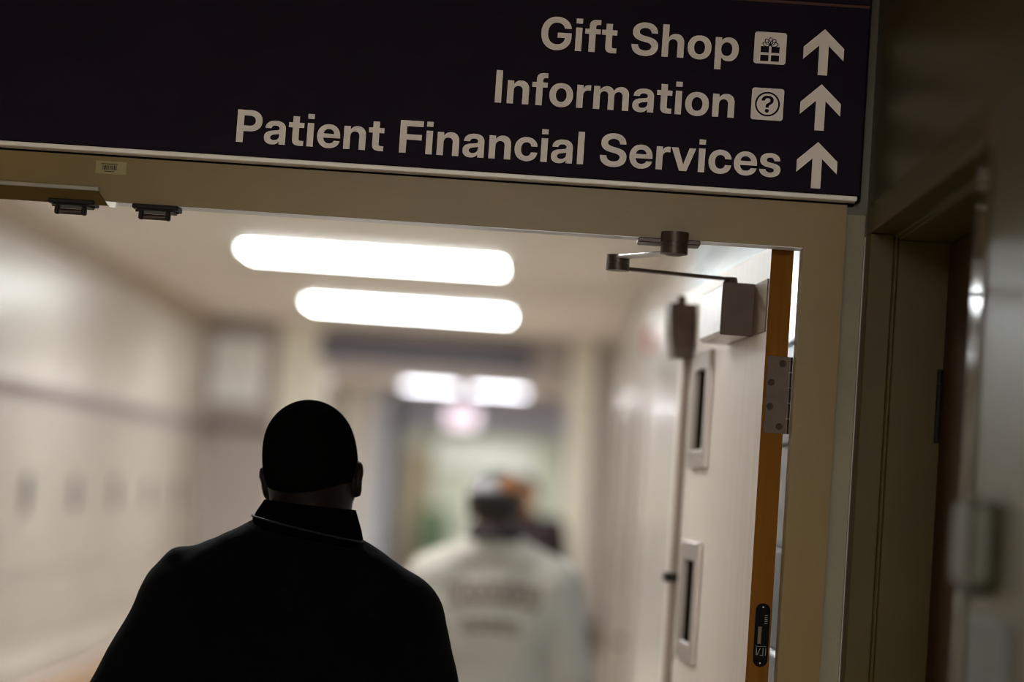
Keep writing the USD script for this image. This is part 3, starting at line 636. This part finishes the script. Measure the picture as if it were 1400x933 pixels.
def hand(S, wrist, elbow, side, k=.004):
    """Palm, four unequal curled fingers and a thumb, hanging on from the forearm. side = -1 left, +1 right; person faces +y."""
    w = np.array(wrist, float); dn = w - np.array(elbow, float); dn /= np.linalg.norm(dn)
    fw = np.array([0, 1.0, 0]) - dn[1] * dn; fw /= np.linalg.norm(fw)       # towards the thumb
    pin = np.cross(dn, fw) * side; pin *= -1 if pin[0] * side > 0 else 1     # palm faces the thigh
    L = lambda f, d, p: w + fw * f + dn * d + pin * p
    S.cone(L(0, 0, 0), L(.0, .03, 0), .024, .026, .012)
    for f in (-.026, -.009, .009, .026): S.cone(L(f * .7, .025, 0), L(f, .088, .002), .0145, .0115, .008)
    for f, a, b, c in ((.029, .042, .025, .018), (.0098, .047, .029, .020), (-.0098, .043, .027, .019), (-.029, .034, .020, .017)):
        p0 = L(f, .088, .002); p1 = p0 + dn * a * .93 + pin * a * .36; p2 = p1 + dn * b * .72 + pin * b * .7; p3 = p2 + dn * c * .5 + pin * c * .86
        S.cone(p0, p1, .0095, .0088, .003).cone(p1, p2, .0088, .0082, .002).cone(p2, p3, .0082, .0070, .002)
    t0 = L(.022, .022, .004); t1 = L(.044, .055, .014); t2 = L(.050, .086, .020); t3 = L(.047, .108, .027)
    S.cone(t0, t1, .0145, .0115, .007).cone(t1, t2, .0108, .0095, .003).cone(t2, t3, .0095, .0078, .003)

class Pose: pass
def human_parts(P_, res=.005, cres=.008):
    """All meshes of a walking person in local space: feet at z = 0, facing +y, left = -x."""
    o = {}; J = P_
    lo, hi = (-.52, -.48, -.02), (.52, .52, 1.9)
    HM = rotz(J.head_yaw) @ roty(J.head_roll) @ rotx(J.head_nod); HP = np.array(J.head_pivot)
    hp = lambda x, y, z: HM @ np.array([x, y, z]) + HP
    def head(S, grow=0.0, ears=True, face=True):
        g = grow
        S.ell(hp(0, -.012, .108), (.0725 + g, .094 + g, .0785 + g), .015, HM)
        S.ell(hp(0, -.004, .062), (.0690 + g, .088 + g, .066 + g), .03, HM)
        if face:
            S.ell(hp(0, .030, .008), (.058, .062, .058), .03, HM)
            S.ell(hp(0, .066, -.030), (.026, .022, .020), .02, HM)                     # chin
            S.ell(hp(0, .068, .072), (.050, .020, .014), .02, HM)                      # brow
            for s in (-1, 1): S.ell(hp(s * .040, .062, .032), (.018, .016, .016), .02, HM)   # cheeks
            S.cone(hp(0, .080, .064), hp(0, .100, .030), .007, .0115, .008)            # nose
            for s in (-1, 1): S.ell(hp(s * .011, .092, .027), (.008, .009, .007), .005, HM)
            for s in (-1, 1): S.ell(hp(s * .030, .087, .056), (.015, .010, .010), .004, HM, cut=True)
            S.cone(hp(-.018, .084, .001), hp(.018, .084, .001), .0055, .0055, .006)    # lips
            S.cone(hp(-.016, .082, -.009), hp(.016, .082, -.009), .006, .006, .005)
        if ears:
            for s in (-1, 1):
                S.ell(hp(s * .0815, .006, .052), (.0075, .0185, .0320), .006, HM @ rotz(s * 20))
                S.ell(hp(s * .0865, .002, .066), (.0055, .0150, .0170), .004, HM @ rotz(s * 24))
                S.ell(hp(s * .0880, .010, .050), (.006, .009, .014), .003, HM @ rotz(s * 22), cut=True)
    # body
    S = SDF(lo, hi, res); head(S)
    S.cone(J.neck0, hp(0, -.012, .035), J.neck_r, J.neck_r * .97, .025)
    S.cone((-.13, 0, 1.455 + J.dz), (.13, 0, 1.455 + J.dz), .050, .050, .03)
    S.ell((0, .0, 1.28 + J.dz), (.155, .095, .24), .04).ell((0, .0, 1.02), (.15, .10, .16), .04)
    for s, A in ((-1, J.larm), (1, J.rarm)):
        S.cone(A[0], A[1], .042, .036, .03).cone(A[1], A[2], .037, .025, .02); hand(S, A[2], A[1], s)
    for L_ in (J.lleg, J.rleg):
        S.cone(L_[0], L_[1], .072, .048, .03).cone(L_[1], L_[2], .048, .034, .02).cone(L_[2], L_[3], .032, .026, .02)
    o['body'] = S.mesh()
    # eyes and lips
    o['eyes'] = [(hp(s * .030, .0765, .056), .0112) for s in (-1, 1)]; o['HM'] = HM; o['hp'] = hp
    # hair: the cranium a little larger, above the hairline
    S = SDF(HP + (-.13, -.15, -.05), HP + (.13, .15, .22), .004); head(S, .006, ears=False, face=False)
    S.keep(lambda x, y, z: (lambda q: np.maximum(np.maximum(.030 - q[2] + np.clip(q[1] + .03, 0, None) * .9, q[1] - .074), .0))(np.einsum('ij,j...->i...', HM.T, np.stack([x - HP[0], y - HP[1], z - HP[2]]))) * 1.0 - 1e-4 if False else
           (lambda q: np.maximum(.012 - q[2] + np.clip(q[1] + .02, 0, None) * 1.05, q[1] - .080))(np.einsum('ij,j...->i...', HM.T, np.stack([x - HP[0], y - HP[1], z - HP[2]]))))
    o['hair'] = S.mesh()
    # top: torso and sleeves
    S = SDF(lo, hi, J.shirt_res)
    for a, b, ra, rb in J.trap: S.cone(a, b, ra, rb, .03)
    S.ell(J.chest[0], J.chest[1], .05).ell(J.belly[0], J.belly[1], .05).ell(J.hip[0], J.hip[1], .05)
    S.cone((-.14, -.055, 1.36 + J.dz), (-.08, -.06, 1.26 + J.dz), .07, .07, .05).cone((.14, -.055, 1.36 + J.dz), (.08, -.06, 1.26 + J.dz), .07, .07, .05)   # shoulder blades
    for A in (J.larm, J.rarm):
        a0 = np.array(A[0]); a1 = np.array(A[1]); a2 = np.array(A[2])
        S.cone(a0, a1, J.sleeve[0], J.sleeve[1], .045).cone(a1, a1 + (a2 - a1) * .93, J.sleeve[1], J.sleeve[2], .02)
    S.keep(lambda x, y, z: J.hem - z)
    m = S.mesh()
    nrm = m.vertex_normals; p = m.vertices
    f = meshkit.fbm(p * (9, 9, 5) + 3.1, 3, seed=J.seed) - .5; f2 = meshkit.fbm(p * (26, 26, 15) + 1.7, 2, seed=J.seed + 5) - .5
    m.vertices = p + nrm * (f * .012 + f2 * .004)[:, None]
    o['shirt'] = m
    # trousers
    S = SDF(lo, hi, cres); S.ell((0, .0, .93), (.175, .125, .14), .04)
    for L_ in (J.lleg, J.rleg):
        a, b, c = map(np.array, L_[:3]); S.cone(a, b, .092, .070, .03).cone(b, c + (c - b) * .06, .068, .056, .02)
    o['trousers'] = S.mesh()
    # shoes
    o['shoes'] = []
    for L_ in (J.lleg, J.rleg):
        c, t = np.array(L_[2]), np.array(L_[3]); d = t - c; h = np.array([c[0], c[1] - .045, max(c[2] - .075, .034)])
        S = SDF(np.minimum(h, t) - .12, np.maximum(h, t) + .12, .006)
        S.cone(h, (h + t) / 2 + (0, 0, .012), .036, .040, .02).cone((h + t) / 2, t, .040, .036, .03).cone(c + (0, 0, -.02), (h + t) / 2 + (0, 0, .02), .042, .036, .02)
        z_ = min(h[2], t[2]) - .036
        S.keep(lambda x, y, z: max(z_, 0.001) - z); o['shoes'].append(S.mesh())
    return o

def ring_band(rings, n=48, gap=0.0):
    """A cloth band through closed rings, each (centre, rx, ry, tilt_x)."""
    ang = np.linspace(gap, 2 * math.pi - gap, n) + math.pi / 2; R = []
    for c, rx, ry, tx in rings:
        x, y = rx * np.cos(ang), ry * np.sin(ang); R.append(np.stack([c[0] + x, c[1] + y, c[2] + tx * x - .10 * np.abs(np.minimum(-y, 0)) * 3.2], 1))
    v = np.vstack(R); f = []; m = len(R)
    for i in range(m):
        j = (i + 1) % m
        for k in range(n - 1): f += [[i*n+k, j*n+k, j*n+k+1], [i*n+k, j*n+k+1, i*n+k+1]]
    for e in (0, n - 1):
        for i in range(1, m - 1): f.append([e, i*n+e, (i+1)*n+e])
    t = trimesh.Trimesh(v, f, process=False); t.fix_normals(); return t

def base_pose(seed=1):
    J = Pose(); J.seed = seed; J.dz = 0; J.hx = 0.0; J.head_yaw = 0; J.head_roll = 0; J.head_nod = 0; J.head_pivot = (0, .012, 1.645)
    J.neck0 = (0, -.012, 1.54); J.neck_r = .062
    J.larm = ((-.195, -.01, 1.455), (-.265, -.06, 1.15), (-.265, .09, .93)); J.rarm = ((.195, -.01, 1.455), (.265, .02, 1.15), (.255, .20, .97))
    J.lleg = ((-.09, 0, .92), (-.10, .10, .50), (-.10, -.12, .13), (-.11, .02, .040)); J.rleg = ((.09, 0, .92), (.10, .16, .51), (.10, .24, .095), (.12, .40, .040))
    J.trap = [((-.02, -.015, 1.57), (-.19, -.005, 1.470), .055, .062), ((.02, -.015, 1.57), (.19, -.005, 1.470), .055, .062)]
    J.chest = ((0, .0, 1.30), (.19, .125, .24)); J.belly = ((0, .012, 1.08), (.185, .135, .2)); J.hip = ((0, 0, .93), (.18, .13, .15))
    J.sleeve = (.078, .060, .043); J.hem = .86; J.shirt_res = .008
    return J

def dress(t, o, skin, hair, shirt, trousers, shirt_name='sweatshirt', face=True):
    b = obj('body', o['body'], skin, t, smooth=True)
    HM = o['HM']
    for c, r in o['eyes']:
        e = trimesh.creation.icosphere(2, r); e.apply_translation(c); eo = obj('eye', e, 'eye_white', b, smooth=True)
        d = trimesh.creation.icosphere(2, r * .55); d.apply_translation(np.array(c) + HM @ np.array([0, r * .56, 0]))
        obj('iris', d, 'eye_dark', b, smooth=True)
    S = MB().tube([o['hp'](-.019, .0885, -.003), o['hp'](0, .0905, -.004), o['hp'](.019, .0885, -.003)], .003, 8); obj('lips', S, 'lips', b, smooth=True)
    if hair: obj('hair', o['hair'], hair, t, smooth=True)
    obj(shirt_name, o['shirt'], shirt, t, smooth=True); obj('trousers', o['trousers'], trousers, t, smooth=True)
    for s in o['shoes']: obj('shoe', s, 'shoe_black', t, smooth=True)
    return b

# ---------------------------------------------------------------- the man walking away through the doorway
J = base_pose(2)
J.head_yaw, J.head_roll, J.head_nod = -12, -6.0, -2
J.head_pivot = (.018, .02, 1.638); J.neck0 = (.016, -.005, 1.55); J.neck_r = .0695
J.larm = ((-.196, -.01, 1.440), (-.335, -.03, 1.17), (-.315, .10, .94)); J.rarm = ((.188, .0, 1.445), (.283, -.05, 1.16), (.285, .08, .93))
J.trap = [((-.03, -.02, 1.578), (-.190, -.01, 1.493), .058, .060), ((.060, -.02, 1.556), (.175, -.0, 1.488), .060, .060), ((.0, -.04, 1.560), (.03, -.04, 1.555), .06, .06), ((-.205, -.02, 1.543), (-.207, .02, 1.543), .014, .014)]
J.chest = ((0, .0, 1.29), (.225, .135, .24)); J.belly = ((0, .012, 1.07), (.215, .150, .21)); J.hip = ((0, 0, .93), (.20, .14, .15))
J.sleeve = (.079, .066, .046); J.shirt_res = .006
o = human_parts(J)
man = thing('person', 'man in a dark pullover with close-cropped black hair seen from behind walking through the doorway', 'person', (-.400, 4.30, 0))
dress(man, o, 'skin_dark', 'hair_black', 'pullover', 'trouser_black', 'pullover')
cx, cy = .016, -.012
cb = [((cx, cy, 1.596), .099, .096, -.16), ((cx, cy, 1.620), .092, .090, -.12), ((cx, cy, 1.648), .0795, .084, -.05), ((cx, cy, 1.6485), .0755, .080, -.05), ((cx, cy, 1.615), .086, .083, -.10), ((cx, cy, 1.592), .096, .090, -.15)]
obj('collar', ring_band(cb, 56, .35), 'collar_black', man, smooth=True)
ang = np.linspace(.55, 2 * math.pi - .55, 60) + math.pi / 2
pp = np.stack([cx + .0985 * np.cos(ang), cy + .1015 * np.sin(ang), 1.607 - .16 * .1045 * np.cos(ang) - .32 * np.abs(np.minimum(-.1 * np.sin(ang), 0))], 1)
obj('collar_piping', MB().tube(pp, .0018, 8), 'piping', man, label='thin grey piping under the collar')

# ---------------------------------------------------------------- person ahead in a pale sweatshirt
J = base_pose(5); J.head_pivot = (-.015, .02, 1.565); J.neck0 = (-.005, -.012, 1.47); J.neck_r = .058; J.head_nod = -6; J.dz = -.085
sh = .075
J.larm = ((-.20, -.01, 1.375), (-.275, -.05, 1.10), (-.26, .10, .88)); J.rarm = ((.20, -.01, 1.375), (.27, .0, 1.10), (.255, .16, .90))
J.trap = [((-.03, -.02, 1.492), (-.20, -.005, 1.398), .068, .070), ((.03, -.02, 1.492), (.20, -.005, 1.398), .068, .070)]
J.chest = ((0, .0, 1.22), (.215, .145, .24)); J.belly = ((0, .012, 1.02), (.22, .155, .2)); J.hip = ((0, 0, .90), (.205, .145, .14)); J.sleeve = (.088, .072, .05); J.hem = .84
o2 = human_parts(J, .006)
p2 = thing('person', 'person in a pale sweatshirt with faded lettering across the back and a cap', 'person', (-.112, 8.30, 0))
dress(p2, o2, 'skin_brown', 'hair_dark', 'pale_fleece', 'denim')
hp = o2['hp']; HM2 = o2['HM']
def cap_piece(grow, fn):
    S = SDF(np.array(J.head_pivot) + (-.14, -.15, 0), np.array(J.head_pivot) + (.14, .24, .24), .004)
    S.ell(hp(0, -.008, .112), (.089 + grow, .106 + grow, .086 + grow), .01, HM2)
    S.keep(lambda x, y, z: fn(np.einsum('ij,j...->i...', HM2.T, np.stack([x - J.head_pivot[0], y - J.head_pivot[1], z - J.head_pivot[2]])))); return S.mesh()
cp = obj('cap', cap_piece(0, lambda q: .092 - q[2]), 'cap_green', p2, smooth=True, label='dark cap crown')
obj('cap_panel', cap_piece(.003, lambda q: np.maximum(np.maximum(.100 - q[2], q[2] - .150), np.maximum(q[0] - .012, q[1] - .02))), 'cap_grey', cp, smooth=True, label='pale grey left back panel of the cap')
obj('cap_panel', cap_piece(.003, lambda q: np.maximum(np.maximum(.100 - q[2], q[2] - .165), np.maximum(.014 - q[0], q[1] - .02))), 'cap_brown', cp, smooth=True, label='orange brown right back panel of the cap')
obj('brim', MB().add(trimesh.util.concatenate([bar(hp(0, .09, .100), hp(0, .165, .088), .13, .006, .002)])), 'cap_dark', cp)
an = np.linspace(0, 2 * math.pi, 49)
obj('band', MB().tube([hp(.0895 * math.cos(a), -.008 + .1065 * math.sin(a), .098) for a in an], .011, 10), 'cap_dark', cp, label='dark band around the cap')
an = np.linspace(0, 2 * math.pi, 41)
obj('collar', ring_band([((-.008, -.012, 1.525), .096, .094, 0), ((-.010, -.010, 1.550), .088, .088, 0), ((-.012, -.006, 1.578), .080, .083, 0), ((-.012, -.006, 1.579), .072, .075, 0), ((-.008, -.012, 1.527), .082, .082, 0)], 40, .2), 'coat_dark', p2, smooth=True, label='dark brown inner collar at the nape')
# faded lettering wrapped on the back: its letters cannot be read in the photograph, so only letter-like strokes
sv = o2['shirt'].vertices; bk = sv[sv[:, 1] < 0]
def back_y(x, z):
    x, z = np.asarray(x, float), np.asarray(z, float); out = np.zeros(x.shape)
    for i in np.ndindex(x.shape):
        d = (bk[:, 0] - x[i])**2 + (bk[:, 2] - z[i])**2; near = d < .012**2
        out[i] = bk[near, 1].min() if near.any() else -.12
    return out
def glyph_block(x, z, w, h):
    m = MB()
    for a, b, c, d in ((0, 0, .3, 1), (.7, 0, 1, 1), (.25, .78, .75, 1), (.25, 0, .75, .2)):
        g = np.array([[(x + w * q, z + h * r) for r in np.linspace(b, d, 4)] for q in np.linspace(a, c, 3)])
        yy = back_y(g[..., 0], g[..., 1]); n0, n1 = g.shape[:2]
        f_ = np.dstack([g[..., 0], yy - .0045, g[..., 1]]).reshape(-1, 3); k_ = np.dstack([g[..., 0], yy + .004, g[..., 1]]).reshape(-1, 3)
        v = np.vstack([f_, k_]); F_ = []; N = n0 * n1
        for i in range(n0 - 1):
            for j in range(n1 - 1):
                p_, q_, r_, s_ = i*n1+j, (i+1)*n1+j, (i+1)*n1+j+1, i*n1+j+1
                F_ += [[p_, q_, r_], [p_, r_, s_], [N+p_, N+r_, N+q_], [N+p_, N+s_, N+r_]]
        rim = [i*n1 for i in range(n0)] + [(n0-1)*n1 + j for j in range(1, n1)] + [i*n1 + n1-1 for i in range(n0-2, -1, -1)] + [j for j in range(n1-2, 0, -1)]
        for i in range(len(rim)):
            p_, q_ = rim[i], rim[(i + 1) % len(rim)]; F_ += [[p_, N+p_, q_], [q_, N+p_, N+q_]]
        m.add(trimesh.Trimesh(v, F_, process=False))
    return m.mesh()
m, m2 = MB(), MB()
for i in range(8): m.add(glyph_block(-.155 + i * .040, 1.318 - .0012 * (i - 3.5)**2, .034, .075))
for i in range(1, 6): m2.add(glyph_block(-.135 + i * .040, 1.225 - .0010 * (i - 3)**2, .030, .045))
obj('lettering', m2, 'faded_print', p2, smooth=False, label='second shorter row of faded brown lettering')
obj('lettering', m, 'faded_print', p2, smooth=False, label='faded brown lettering across the back, too blurred to read')

# ---------------------------------------------------------------- person further off, facing the camera
J = base_pose(9); J.head_pivot = (0, .02, 1.60); J.neck0 = (0, -.012, 1.50); J.sleeve = (.085, .066, .048)
J.lleg = ((-.09, 0, .92), (-.10, .03, .50), (-.10, 0, .10), (-.12, .15, .040)); J.rleg = ((.09, 0, .92), (.10, .03, .50), (.10, 0, .10), (.12, .15, .040))
J.trap = [((-.02, -.015, 1.53), (-.18, -.005, 1.440), .055, .062), ((.02, -.015, 1.53), (.18, -.005, 1.440), .055, .062)]
o3 = human_parts(J, .006)
p3 = thing('person', 'person with a reddish brown face and a dark coat, far off behind the pale sweatshirt', 'person', (-.060, 15.6, 0), rz=180)
dress(p3, o3, 'skin_mid', 'hair_dark', 'coat_dark', 'trouser_black', 'coat')
